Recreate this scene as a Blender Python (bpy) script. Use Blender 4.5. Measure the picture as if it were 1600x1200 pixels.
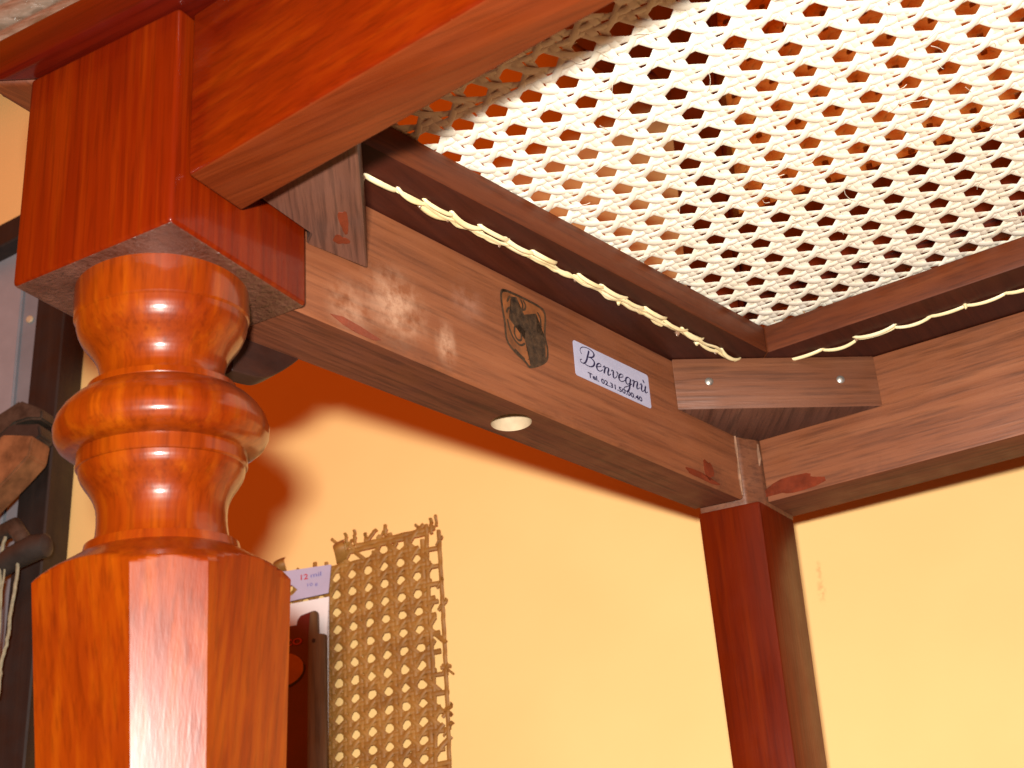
import bpy, bmesh, math, random
from mathutils import Vector, Matrix
random.seed(7)
for o in list(bpy.data.objects): bpy.data.objects.remove(o)
scene = bpy.context.scene
COL = scene.collection

# ------------------------------------------------------------------ camera
# chair frame: origin = lower front corner of the near leg block, X along the front rail, Y to the back, Z up (metres)
CAM = Vector((.25521, -.27355, -.23614))
yaw, pitch, roll = math.radians(-28.7214), math.radians(26.0779), math.radians(-4.0894)
fw = Vector((math.sin(yaw)*math.cos(pitch), math.cos(yaw)*math.cos(pitch), math.sin(pitch)))
r0 = Vector((math.cos(yaw), -math.sin(yaw), 0)); u0 = r0.cross(fw)
rt = r0*math.cos(roll) + u0*math.sin(roll); up = -r0*math.sin(roll) + u0*math.cos(roll)
ROT = Matrix((rt, up, -fw)).transposed()
cd = bpy.data.cameras.new('camera'); cam = bpy.data.objects.new('camera', cd); COL.objects.link(cam)
cam.matrix_world = Matrix.Translation(CAM) @ ROT.to_4x4()
cd.sensor_width = 36; cd.sensor_fit = 'HORIZONTAL'; cd.lens = 2387.02/1600*36
cd.clip_start = .01; cd.clip_end = 50
cd.dof.use_dof = True; cd.dof.focus_distance = .56; cd.dof.aperture_fstop = 30
scene.camera = cam

# ------------------------------------------------------------------ light: warm room light + the camera's flash
world = bpy.data.worlds.new('World'); scene.world = world; world.use_nodes = True
bg = world.node_tree.nodes['Background']
bg.inputs['Color'].default_value = (1, .15, .006, 1); bg.inputs['Strength'].default_value = .61
fl = bpy.data.lights.new('flash', 'AREA'); fl.shape = 'RECTANGLE'; fl.size = .030; fl.size_y = .019
fl.energy = 9.4; fl.color = (1, .95, .87)
flo = bpy.data.objects.new('flash', fl); COL.objects.link(flo)
flo.matrix_world = Matrix.Translation(CAM + rt*-.0194 + up*.045 - fw*.049) @ ROT.to_4x4()
vs = scene.view_settings
vs.view_transform = 'Standard'; vs.look = 'None'; vs.gamma = 1; vs.exposure = 0; vs.use_curve_mapping = False

# ------------------------------------------------------------------ materials
class NT:
    def __init__(s, name):
        s.m = bpy.data.materials.new(name); s.m.use_nodes = True
        s.t = s.m.node_tree; s.b = s.t.nodes['Principled BSDF']
        s.co = s.t.nodes.new('ShaderNodeTexCoord').outputs['Object']
    def n(s, k, **kw):
        nd = s.t.nodes.new(k)
        for a, v in kw.items(): setattr(nd, a, v)
        return nd
    def L(s, a, b): s.t.links.new(a, b)
    def mapping(s, scale, rot=(0,0,0), co=None):
        src = co or s.co
        if any(rot):
            q = s.n('ShaderNodeMapping'); q.inputs['Rotation'].default_value = rot; s.L(src, q.inputs['Vector']); src = q.outputs[0]
        m = s.n('ShaderNodeMapping'); m.inputs['Scale'].default_value = scale
        s.L(src, m.inputs['Vector']); return m.outputs[0]
    def near(s, pt, r, stretch=(1, 1, 1)):
        """1 at a spot of the surface, fading to 0 at distance r (for rubbed stains)"""
        a = s.n('ShaderNodeVectorMath', operation='SUBTRACT'); s.L(s.co, a.inputs[0]); a.inputs[1].default_value = pt
        m = s.n('ShaderNodeVectorMath', operation='MULTIPLY'); s.L(a.outputs[0], m.inputs[0]); m.inputs[1].default_value = stretch
        l = s.n('ShaderNodeVectorMath', operation='LENGTH'); s.L(m.outputs[0], l.inputs[0])
        q = s.n('ShaderNodeMapRange', interpolation_type='SMOOTHSTEP'); s.L(l.outputs['Value'], q.inputs[0])
        q.inputs[1].default_value = 0; q.inputs[2].default_value = r; q.inputs[3].default_value = 1; q.inputs[4].default_value = 0
        return q.outputs[0]
    def mul(s, a, b):
        m = s.n('ShaderNodeMath', operation='MULTIPLY')
        for v, k in ((a, 0), (b, 1)):
            if isinstance(v, (int, float)): m.inputs[k].default_value = v
            else: s.L(v, m.inputs[k])
        return m.outputs[0]
    def noise(s, vec, scale, detail=4, rough=.55, dist=0):
        n = s.n('ShaderNodeTexNoise'); s.L(vec, n.inputs['Vector'])
        n.inputs['Scale'].default_value = scale; n.inputs['Detail'].default_value = detail
        n.inputs['Roughness'].default_value = rough; n.inputs['Distortion'].default_value = dist
        return n.outputs['Fac']
    def ramp(s, fac, stops):
        r = s.n('ShaderNodeValToRGB'); e = r.color_ramp.elements
        while len(e) < len(stops): e.new(.5)
        for i, (p, c) in enumerate(stops):
            e[i].position = p; e[i].color = (c, c, c, 1) if isinstance(c, (int, float)) else (*c, 1)
        s.L(fac, r.inputs['Fac']); return r.outputs['Color']
    def mix(s, fac, a, b, mode='MIX'):
        m = s.n('ShaderNodeMix', data_type='RGBA', blend_type=mode)
        for v, k in ((fac, 0), (a, 6), (b, 7)):
            if isinstance(v, (int, float)): m.inputs[k].default_value = v
            elif isinstance(v, tuple): m.inputs[k].default_value = (*v, 1)
            else: s.L(v, m.inputs[k])
        return m.outputs[2]
    def bump(s, h, strength, dist):
        b = s.n('ShaderNodeBump'); b.inputs['Strength'].default_value = strength; b.inputs['Distance'].default_value = dist
        s.L(h, b.inputs['Height']); s.L(b.outputs[0], s.b.inputs['Normal']); return b
    def set(s, **kw):
        for k, v in kw.items():
            i = s.b.inputs[k]
            if isinstance(v, (int, float)): i.default_value = v
            elif isinstance(v, tuple): i.default_value = (*v, 1) if len(v) == 3 else v
            else: s.L(v, i)
        return s.m

def gscale(axis, a, b):
    """coordinate scale for grain that runs along an axis"""
    return {'X': (a, b, b), 'Y': (b, a, b), 'Z': (b, b, a)}[axis]

def wood(name, cols, axis, rough=(.3, .45), coat=0, coatr=.1, rot=(0,0,0), fleck=.25, bump=.15, spec=.5, blotch=.3, bd=.0006, rubs=()):
    t = NT(name)
    v = t.mapping(gscale(axis, 6, 170), rot)
    g = t.noise(v, 1.2, 5, .55, .12)
    v2 = t.mapping(gscale(axis, 25, 500), rot)
    f = t.noise(v2, 1.2, 3, .6)
    big = t.noise(t.mapping(gscale(axis, 9, 40), rot), 1, 3, .5, .4)
    c = t.ramp(g, [(.22, cols[0]), (.5, cols[1]), (.78, cols[2])])
    c = t.mix(blotch, c, t.ramp(big, [(.30, cols[0]), (.70, cols[2])]), 'MIX')
    c = t.mix(t.ramp(f, [(.48, 0.), (.66, fleck)]), c, tuple(x*.35 for x in cols[0]))
    for pt, rad, st, col, amt in rubs:
        c = t.mix(t.mul(t.mul(t.near(pt, rad, st), t.ramp(t.noise(t.mapping((130, 130, 130)), 1, 5, .65), [(.38, 0.), (.62, 1.)])), amt), c, col)
    r = t.n('ShaderNodeMapRange'); t.L(t.noise(t.mapping((70,)*3), 1, 4), r.inputs[0])
    r.inputs[1].default_value = .3; r.inputs[2].default_value = .7; r.inputs[3].default_value = rough[0]; r.inputs[4].default_value = rough[1]
    t.bump(f, bump, bd)
    return t.set(**{'Base Color': c, 'Roughness': r.outputs[0], 'Coat Weight': coat, 'Coat Roughness': coatr, 'Specular IOR Level': spec})

VARB = [(.070, .0026, .0001), (.108, .0064, .0002), (.17, .019, .0004)]
VARX = [(.066, .0026, .0001), (.110, .0066, .0002), (.175, .021, .0005)]
VAR = [(.085, .0050, .0002), (.155, .0170, .0004), (.25, .050, .0009)]
RAW = [(.100, .026, .008), (.185, .055, .019), (.262, .092, .036)]
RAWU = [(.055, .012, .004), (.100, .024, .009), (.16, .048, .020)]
DRK = [(.05, .009, .002), (.10, .021, .005), (.15, .038, .010)]
M = {}
for ax in 'XYZ':
    M['var'+ax] = wood('varnished_red_wood_'+ax, {'X': VARX, 'Y': VARB, 'Z': VAR}[ax], ax, (.28, .38), .66, .15, fleck=.3, bump=.10, spec=.2)
M['varB'] = wood('varnished_red_block_wood', VARB, 'Z', (.32, .42), .25, .12, fleck=.3, bump=.10, spec=.12)
M['lipX'] = wood('varnished_dark_lip_wood', [(.03, .001, .0002), (.055, .002, .0003), (.085, .004, .0005)], 'X', (.30, .42), .5, .15, fleck=.3, bump=.12, spec=.3)
M['rawY'] = wood('bare_brown_wood_left', RAW, 'Y', (.5, .68), rot=(0, 0, math.radians(11.2)), fleck=.35, bump=.3, blotch=.4, rubs=[
    ((.006, .106, .018), .020, (1, 1, 1), (.42, .24, .15), .9), ((.010, .130, .012), .012, (1, 1.6, 1), (.42, .24, .15), 1.), ((.000, .085, .010), .014, (1, 1, 1), (.42, .24, .15), .6),
    ((.012, .142, .034), .012, (1, 1, 1), (.30, .15, .10), .6), ((.040, .290, .004), .022, (1, 1, 1.6), (.06, .016, .006), .75), ((.026, .225, .0), .016, (1, 1, 3), (.06, .016, .006), .6),
    ((-.004, .115, .0), .035, (1, .6, 3), (.06, .016, .006), .55), ((.020, .19, .0), .03, (1, 1, 4), (.06, .016, .006), .5)])
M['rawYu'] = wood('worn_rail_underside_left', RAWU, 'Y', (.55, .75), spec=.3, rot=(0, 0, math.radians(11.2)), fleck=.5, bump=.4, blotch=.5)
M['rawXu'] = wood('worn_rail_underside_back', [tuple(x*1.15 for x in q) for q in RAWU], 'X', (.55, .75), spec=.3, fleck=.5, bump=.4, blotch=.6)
M['rawX'] = wood('bare_brown_wood_back', RAW, 'X', (.5, .68), fleck=.45, bump=.3, rubs=[((.10, .33, .0), .03, (1, 1, 2), (.06, .016, .006), .6), ((.125, .335, .0), .012, (1, 1, 1), (.06, .016, .006), .8), ((.058, .335, .0), .02, (1, 1, 1), (.06, .016, .006), .7)])
M['rawD'] = wood('bare_brown_wood_block', [(.095, .029, .011), (.135, .043, .017), (.18, .064, .026)], 'X', (.5, .7), rot=(0, 0, math.radians(-36)), fleck=.45, bump=.4)
M['rawE'] = wood('bare_brown_wood_corner', [(.065, .023, .013), (.115, .042, .025), (.165, .070, .043)], 'X', (.5, .7), rot=(0, 0, math.radians(57)), fleck=.55, bump=.5)
M['drkY'] = wood('dark_stained_wood_left', DRK, 'Y', (.45, .62), rot=(0, 0, math.radians(12)), fleck=.4, spec=.3)
M['drkX'] = wood('dark_stained_wood_back', DRK, 'X', (.45, .62), fleck=.4, spec=.3)
M['legZ'] = wood('dark_red_leg_wood', [(.062, .0038, .0002), (.105, .0082, .0003), (.155, .017, .0006)], 'Z', (.34, .46), .12, .2, fleck=.25, spec=.16)
M['backZ'] = wood('dark_backrest_wood', [(.06, .006, .002), (.10, .012, .004), (.15, .024, .007)], 'Z', (.3, .45), .2, .2, fleck=.2)
def rough_under(name, base, hi):
    t = NT(name)
    n1 = t.noise(t.mapping((420,)*3), 1, 5, .65); n2 = t.noise(t.mapping((60,)*3), 1, 4, .6)
    c = t.mix(t.ramp(n2, [(.35, 0.), (.7, .9)]), base, hi)
    c = t.mix(t.ramp(n1, [(.5, 0.), (.72, .6)]), c, tuple(x*.3 for x in base))
    t.bump(n1, .8, .0014)
    return t.set(**{'Base Color': c, 'Roughness': .30, 'Specular IOR Level': .8})
M['brk'] = wood('dark_bracket_wood', [(.008, .002, .001), (.016, .004, .002), (.03, .007, .003)], 'Y', (.45, .6), fleck=.2)  # near-black wood tone for the bracket, much darker than the side rail
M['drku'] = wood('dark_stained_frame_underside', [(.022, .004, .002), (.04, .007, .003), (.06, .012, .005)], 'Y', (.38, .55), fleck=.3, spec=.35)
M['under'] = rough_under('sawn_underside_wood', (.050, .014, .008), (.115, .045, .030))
M['underA'] = wood('rail_underside_wood', [(.075, .008, .0006), (.12, .016, .002), (.18, .036, .008)], 'X', (.36, .5), .05, .3, fleck=.3, bump=.3, blotch=.6, spec=.25)

def cane_mat(name, a, b, c, rough=.42):
    t = NT(name)
    oi = t.n('ShaderNodeObjectInfo')
    n = t.noise(t.mapping((90,)*3), 1, 4, .6)
    fine = t.noise(t.mapping((900,)*3), 1, 2, .5)
    col = t.ramp(n, [(.3, a), (.5, b), (.72, c)])
    col = t.mix(.35, col, t.ramp(oi.outputs['Random'], [(0., a), (.5, b), (1., c)]))
    t.bump(fine, .25, .0003)
    return t.set(**{'Base Color': col, 'Roughness': rough, 'Subsurface Weight': 0.0})
M['cane'] = cane_mat('pale_new_cane', (.76, .69, .53), (.85, .80, .665), (.90, .865, .76))
M['stitch'] = cane_mat('pale_cane_stitch', (.62, .47, .22), (.74, .61, .34), (.82, .72, .48))
M['oldcane'] = cane_mat('aged_golden_cane', (.16, .062, .008), (.255, .112, .017), (.36, .18, .036), .6)
M['backcane'] = cane_mat('golden_back_cane', (.42, .15, .02), (.62, .28, .05), (.75, .42, .11), .3)

t = NT('painted_apricot_wall')
n = t.noise(t.mapping((9,)*3), 1, 3, .5); n2 = t.noise(t.mapping((260,)*3), 1, 3, .5)
sp = t.noise(t.mapping((38, 38, 22)), 1, 5, .7)
c = t.ramp(n, [(.3, (.78, .50, .19)), (.7, (.83, .55, .22))])
for pt, rad in (((.0398, .4140, -.0020), .007), ((.0394, .4139, -.0125), .009), ((-.06, .393, -.09), .006)):   # small scuffs in the paint
    c = t.mix(t.mul(t.mul(t.near(pt, rad, (3.2, 1, 1)), t.ramp(t.noise(t.mapping((420,)*3), 1, 4, .6), [(.42, 0.), (.6, 1.)])), .55), c, (.50, .22, .07))
t.bump(n2, .12, .0005)
M['wall'] = t.set(**{'Base Color': c, 'Roughness': .62, 'Specular IOR Level': .3})

def plain(name, col, rough=.5, metal=0, var=.25, sc=60, bump=.1, **kw):
    t = NT(name); n = t.noise(t.mapping((sc,)*3), 1, 5, .6)
    c = t.ramp(n, [(.3, tuple(x*(1-var) for x in col)), (.7, tuple(min(1, x*(1+var)) for x in col))])
    t.bump(n, bump, .0006)
    return t.set(**{'Base Color': c, 'Roughness': rough, 'Metallic': metal, **kw})
M['floor'] = plain('dark_brown_floor', (.07, .04, .025), .55, 0, .35, 12, .1)
M['paper'] = plain('pale_lilac_label', (.36, .365, .49), .35, 0, .06, 120, .02)
M['ink'] = plain('dark_blue_ink', (.012, .01, .05), .4, 0, .2)
M['burn'] = plain('burned_mark', (.036, .018, .008), .55, 0, .7, 420, .6)
M['burntone'] = plain('scorched_wood', (.17, .055, .016), .5, 0, .45, 150, .2)
M['drip'] = plain('red_varnish_drip', (.13, .022, .008), .22, 0, .4, 120, .1)
M['chalk'] = plain('pale_rubbed_glue', (.52, .30, .21), .5, 0, .3, 200, .3)
M['steel'] = plain('dull_steel_nail', (.38, .37, .34), .4, .8, .3, 300)
M['glue'] = plain('dried_glue', (.24, .13, .08), .25, 0, .35, 300, .5)
M['plug'] = plain('fresh_cut_wood', (.46, .35, .22), .6, 0, .12, 200, .2)
M['post'] = wood('dark_rack_timber', [(.006, .003, .002), (.014, .007, .005), (.026, .013, .008)], 'Z', (.5, .7), fleck=.2)
M['panel'] = plain('grey_sheet_metal', (.30, .315, .35), .45, .25, .10, 40, .05)
M['flange'] = plain('blue_grey_metal_edge', (.22, .26, .30), .4, .3, .10, 40, .05)
M['toolmetal'] = plain('rusty_dark_iron', (.075, .06, .045), .5, .5, .5, 130, .5)
M['toolwood'] = plain('worn_brown_handle', (.20, .085, .035), .5, 0, .5, 90, .4)
M['rubber'] = plain('black_rubber', (.03, .024, .02), .5, 0, .3, 90, .3)
M['string'] = plain('pale_string', (.28, .27, .18), .8, 0, .3, 400, .5)
M['lilac'] = plain('lilac_card', (.40, .37, .50), .3, 0, .06, 50, .02)
M['white'] = plain('white_card', (.72, .69, .68), .35, 0, .04, 50, .02)
M['maroon'] = plain('dark_red_plastic', (.115, .014, .012), .22, 0, .25, 30, .03)
M['redink'] = plain('red_ink', (.42, .02, .03), .4, 0, .15)
M['blueink'] = plain('faded_blue_ink', (.13, .13, .38), .4, 0, .15)
M['amber'] = plain('amber_oval_print', (.40, .13, .02), .35, 0, .2, 80)
M['black'] = plain('black_print', (.012, .008, .008), .4, 0, .2)
M['strip'] = wood('weathered_strip', [(.05, .024, .008), (.12, .06, .022), (.22, .12, .05)], 'Z', (.45, .6), fleck=.5, bump=.4)
t = NT('clear_crinkled_plastic')
n = t.noise(t.mapping((55, 55, 240)), 1, 5, .6, 1.2); t.bump(n, .7, .003)
M['plastic'] = t.set(**{'Base Color': t.ramp(n, [(.35, (.22, .17, .11)), (.65, (.48, .42, .33))]), 'Roughness': .13, 'Coat Weight': .6, 'Coat Roughness': .05})

# ------------------------------------------------------------------ mesh helpers
def link(name, me, mat, parent=None, angle=32):
    o = bpy.data.objects.new(name, me); COL.objects.link(o)
    for m in (mat if isinstance(mat, (list, tuple)) else [mat]): me.materials.append(m)
    if parent is not None:
        o.parent = parent
        # meshes are drawn in place coordinates; cancel the parents' offsets
        off = Vector((0, 0, 0)); q = parent
        while q is not None: off += q.location; q = q.parent
        o.location = -off
    if angle:
        for f in me.polygons: f.use_smooth = True
        me.set_sharp_from_angle(angle=math.radians(angle))
    return o
def mesh(name, v, f):
    me = bpy.data.meshes.new(name); me.from_pydata([tuple(x) for x in v], [], f); me.update(); return me
def from_bm(name, bm):
    bmesh.ops.recalc_face_normals(bm, faces=bm.faces)
    me = bpy.data.meshes.new(name); bm.to_mesh(me); bm.free(); return me
def prism_bm(bm, poly, z0, z1, bev=.0008, seg=2, shift=None):
    """closed prism over a plan polygon; shift moves the bottom polygon"""
    b2 = bmesh.new()
    lo = [b2.verts.new((x, y, z0)) for x, y in (shift or poly)]; hi = [b2.verts.new((x, y, z1)) for x, y in poly]
    n = len(poly); b2.faces.new(lo[::-1]); b2.faces.new(hi)
    for i in range(n): b2.faces.new((lo[i], lo[(i+1) % n], hi[(i+1) % n], hi[i]))
    bmesh.ops.recalc_face_normals(b2, faces=b2.faces)
    if bev: bmesh.ops.bevel(b2, geom=list(b2.edges), offset=bev, segments=seg, affect='EDGES', profile=.5, clamp_overlap=True)
    me = bpy.data.meshes.new('tmp'); b2.to_mesh(me); b2.free(); bm.from_mesh(me); bpy.data.meshes.remove(me)
def prism(name, poly, z0, z1, mat, parent=None, bev=.0008, seg=2, shift=None):
    bm = bmesh.new(); prism_bm(bm, poly, z0, z1, bev, seg, shift); return link(name, from_bm(name, bm), mat, parent)
def under_mat(o, idx=1, zmax=1e9):
    for f in o.data.polygons:
        if f.normal.z < -.8 and f.center.z < zmax: f.material_index = idx
def slab(name, P, poly, d0, d1, mat, parent=None, bev=0., seg=1):
    """polygon drawn on a vertical plane: P(s,z,d) gives the point, d = height above that plane"""
    bm = bmesh.new()
    lo = [bm.verts.new(P(s, z, d0)) for s, z in poly]; hi = [bm.verts.new(P(s, z, d1)) for s, z in poly]
    n = len(poly); bm.faces.new(lo[::-1]); bm.faces.new(hi)
    for i in range(n): bm.faces.new((lo[i], lo[(i+1) % n], hi[(i+1) % n], hi[i]))
    if bev: bmesh.ops.recalc_face_normals(bm, faces=bm.faces); bmesh.ops.bevel(bm, geom=list(bm.edges), offset=bev, segments=seg, affect='EDGES', clamp_overlap=True)
    bmesh.ops.triangulate(bm, faces=[f for f in bm.faces if len(f.verts) > 4])
    return link(name, from_bm(name, bm), mat, parent)
def tube(name, pts, rad, mat, parent=None, n=8, closed_ends=True):
    pts = [Vector(p) for p in pts]; v = []; f = []
    ref = Vector((.31, .2, .93))
    for i, p in enumerate(pts):
        tg = (pts[min(i+1, len(pts)-1)] - pts[max(i-1, 0)]).normalized()
        a = tg.cross(ref).normalized(); b = tg.cross(a)
        r = rad[i] if isinstance(rad, (list, tuple)) else rad
        for k in range(n):
            q = 2*math.pi*k/n; v.append(p + (a*math.cos(q) + b*math.sin(q))*r)
    for i in range(len(pts)-1):
        for k in range(n): f.append((i*n+k, i*n+(k+1) % n, (i+1)*n+(k+1) % n, (i+1)*n+k))
    f.append(tuple(range(n))[::-1]); f.append(tuple((len(pts)-1)*n+k for k in range(n)))
    return link(name, mesh(name, v, f), mat, parent, 50)
def catmull(pts, n=6):
    out = []; P = [pts[0]] + list(pts) + [pts[-1]]
    for i in range(1, len(P)-2):
        for k in range(n):
            t = k/n; a, b, c, d = P[i-1], P[i], P[i+1], P[i+2]
            out.append(tuple(.5*((2*b[j]) + (-a[j]+c[j])*t + (2*a[j]-5*b[j]+4*c[j]-d[j])*t*t + (-a[j]+3*b[j]-3*c[j]+d[j])*t**3) for j in range(len(b))))
    out.append(tuple(pts[-1])); return out
def tag(o, label, cat, group=None):
    o['label'] = label; o['category'] = cat
    if group: o['group'] = group
    return o
def empty(name, loc, label, cat, group=None):
    o = bpy.data.objects.new(name, None); COL.objects.link(o); o.location = loc; o.empty_display_size = .03
    return tag(o, label, cat, group)

# ------------------------------------------------------------------ setting: the wall
WK = math.hypot(1, .2123); WT = Vector((1, .2123, 0))/WK; WN = Vector((.2123, -1, 0))/WK; WO = Vector((0, .4056, 0))
def WP(u, z, off=0.): return WO + WT*u + WN*off + Vector((0, 0, z))
wv = []; wf = []
for d in (0, -.1):
    for u, z in ((-1.6, -.45), (1.6, -.45), (1.6, 1.7), (-1.6, 1.7)): wv.append(WP(u, z, d))
wf = [(0, 1, 2, 3), (7, 6, 5, 4), (0, 4, 5, 1), (1, 5, 6, 2), (2, 6, 7, 3), (3, 7, 4, 0)]
wall = link('wall', mesh('wall', wv, wf), M['wall'], None, 0); wall['kind'] = 'structure'
fv = [WP(-1.6, -.4495, 0), WP(1.6, -.4495, 0), WP(1.6, -.4495, 2.4), WP(-1.6, -.4495, 2.4)]
floor = link('floor', mesh('floor', fv, [(0, 1, 2, 3)]), M['floor'], None, 0); floor['kind'] = 'structure'

# ------------------------------------------------------------------ the chair
XM = .2                                            # mirror line of the seat
def mir(poly): return [(2*XM - x, y) for x, y in poly][::-1]
chair = empty('chair', (XM, .17, -.45), 'red-brown varnished wooden chair with pale cane seat, seen from below', 'chair')

# --- front legs: square block, turned neck, tapering octagonal shaft (one lathe cut by eight flats)
AX, AY = -.03125, .03125
PROF = [(.006, .0258), (0, .0262), (-.0084, .0262), (-.0089, .0259), (-.0092, .0256), (-.0112, .0254), (-.0132, .0249), (-.0150, .0241), (-.0166, .0231), (-.0180, .0220), (-.0194, .0209), (-.0208, .0200),
        (-.0226, .0191), (-.0246, .0186), (-.0266, .0184), (-.0282, .0187), (-.0293, .0191), (-.0299, .0194), (-.0301, .0219), (-.0320, .0223), (-.0324, .0222), (-.0328, .0238), (-.0345, .0262), (-.0370, .0287), (-.0400, .0306),
        (-.0432, .0315), (-.0462, .0312), (-.0485, .0299), (-.0502, .0277), (-.0508, .0256), (-.0510, .0247), (-.0550, .0249), (-.0555, .0246), (-.0557, .0242), (-.0572, .0240), (-.0588, .0234), (-.0603, .0225), (-.0617, .0215),
        (-.0632, .0205), (-.0648, .0197), (-.0668, .0190), (-.0692, .0187), (-.0720, .0187), (-.0752, .0190), (-.0774, .0196), (-.0780, .0199), (-.0782, .0220), (-.0808, .0226), (-.0812, .0236), (-.0826, .0258),
        (-.0846, .0292), (-.0866, .0326), (-.0890, .0356), (-.0925, .0385), (-.12, .06), (-.46, .06)]
LA = Vector((0, 0, -1)) + Vector((-.0875, .0927, 0))*.9 + Vector((.0265, .0245, 0)); LA.normalize()   # the leg rakes slightly
LE1 = (Vector((1, 0, 0)) - LA*LA.x).normalized(); LE2 = -LA.cross(LE1)
def prof(z):
    for (a, ra), (b, rb) in zip(PROF, PROF[1:]):
        if b <= z <= a: return ra + (rb-ra)*(a-z)/(a-b)
    return PROF[-1][1]
def octr(th, z):
    c = .02057*(1 - 1.36*max(0, -.0862 - z)); c = max(c, .0075); D = 1.582*c; H = c*(1.75/2+.7071)
    a = th % (math.pi/2)
    if a > math.pi/4: a = math.pi/2 - a
    ch = (D + 1.75*c/2)/math.sqrt(2)
    return min(D/math.cos(a), ch/math.cos(math.pi/4 - a))
def make_front_leg(mirror, label=None):
    bx = [(-.0625, 0), (0, 0), (0, .0625), (-.0625, .0625)]
    leg = prism('leg', mir(bx) if mirror else bx, 0, .0766, [M['varB'], M['under']], chair, .0016, 3)
    under_mat(leg)
    zs = sorted(set([z for z, _ in PROF if z > -.0825] + [-.0815 - .00035*i for i in range(40)] + [-.1, -.105, -.12, -.16, -.22, -.30, -.38, -.43, -.448]), reverse=True)
    fz = []
    for a, b in zip(zs, zs[1:]):
        fz.append(a)
        if a - b > .0012 and a > -.0814: fz += [a + (b-a)*k/3 for k in (1, 2)]
    fz.append(zs[-1])
    # smooth the radii of the lathe with a Catmull pass so the turning reads as cut, not stepped
    tt = math.atan2(1.75/2, 1.582); ths = []
    for q in range(4):
        b0 = q*math.pi/2
        ths += [b0 - tt + 2*tt*i/12 for i in range(12)] + [b0 + tt + (math.pi/2 - 2*tt)*i/10 for i in range(10)]
    v = []; f = []; n = len(ths)
    cx = 2*XM - AX if mirror else AX
    for z in fz:
        for th in ths:
            r = min(prof(z), octr(th, z)); q = Vector((AX, AY, 0)) + LE1*(r*math.cos(th)) + LE2*(r*math.sin(th)) - LA*z; v.append((2*XM - q.x if mirror else q.x, q.y, q.z))
    for i in range(len(fz)-1):
        for k in range(n): f.append((i*n+k, (i+1)*n+k, (i+1)*n+(k+1) % n, i*n+(k+1) % n))
    f.append(tuple((len(fz)-1)*n+k for k in range(n))[::-1]); f.append(tuple(range(n)))
    link('turned_shaft', mesh('turned_shaft', v, f), M['varZ'], leg, 24)
    return leg
near = make_front_leg(False); make_front_leg(True)

# --- back legs (square, reaching up between the rails) with the back posts
def make_back_leg(mirror):
    m = (lambda p: mir(p)) if mirror else (lambda p: p)
    lo = [(.0235, .3080), (.0508, .3112), (.0541, .3435), (.0240, .3450)]
    lob = [(.0262, .3105), (.0468, .3125), (.0490, .3375), (.0264, .339)]
    leg = prism('leg', m(lo), -.448, -.0006, M['legZ'], chair, .0011, 2, m(lob))
    upp = [(.0242, .3092), (.0440, .3110), (.0453, .3114), (.0507, .3196), (.0541, .3435), (.0238, .3455)]
    bm = bmesh.new(); prism_bm(bm, m(upp), -.001, .0538, .0009)
    link('leg_top', from_bm('leg_top', bm), M['rawD'], leg)
    return leg
bl = make_back_leg(False); make_back_leg(True)
# glue left in the joint
gl = []
for i in range(7):
    z = .003 + .0078*i + random.uniform(-.002, .002); s = random.uniform(-.001, .001)
    gl.append((.0447 + s*.2 + .0003, .3088 + s*.5, z))
tube('glue_bead', [(x, y - .0004, z) for x, y, z in gl], [.0003, .0008, .0003, .0007, .0003, .0006, .0003], M['glue'], bl, 7)
tube('glue_bead', [(.0506 + random.uniform(-.0002, .0005), .3192 + random.uniform(-.0003, .0003), .018 + .0034*i) for i in range(4)], [.0003, .0008, .0007, .0003], M['glue'], bl, 7)

# --- apron rails
def front_y(x):                                   # bowed front, outer face
    u = min(abs(x), abs(2*XM - x))
    if u < .145: return .0053 - .144*u
    k = (u-.145)/.055; return .0053 - .144*.145 - .144*.055*(k - k*k/2)
xs = [.0006, .05, .1, .145, .155, .165, .175, .185, .2]; xs = xs + [2*XM - x for x in xs[-2::-1]]
fo = [(x, front_y(x)) for x in xs]; fi = [(x, front_y(x) + .0242) for x in xs]
ar = prism('apron_rail', fo + fi[::-1], .0177, .0766, [M['varX'], M['underA']], chair, .0014, 3); under_mat(ar)
ar['label'] = 'glossy red-orange bowed front rail'
bk_i = [(.0513, .3207), (.1628, .3181), (.2, .3172), (.2372, .3181), (.3487, .3207)]
bk_o = [(.0530, .3450), (.1564, .3420), (.2, .3408), (.2436, .3420), (.3470, .3450)]
rail_b = prism('apron_rail', bk_i + bk_o[::-1], .0012, .0537, [M['rawX'], M['rawXu']], chair, .0007); under_mat(rail_b)

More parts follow.
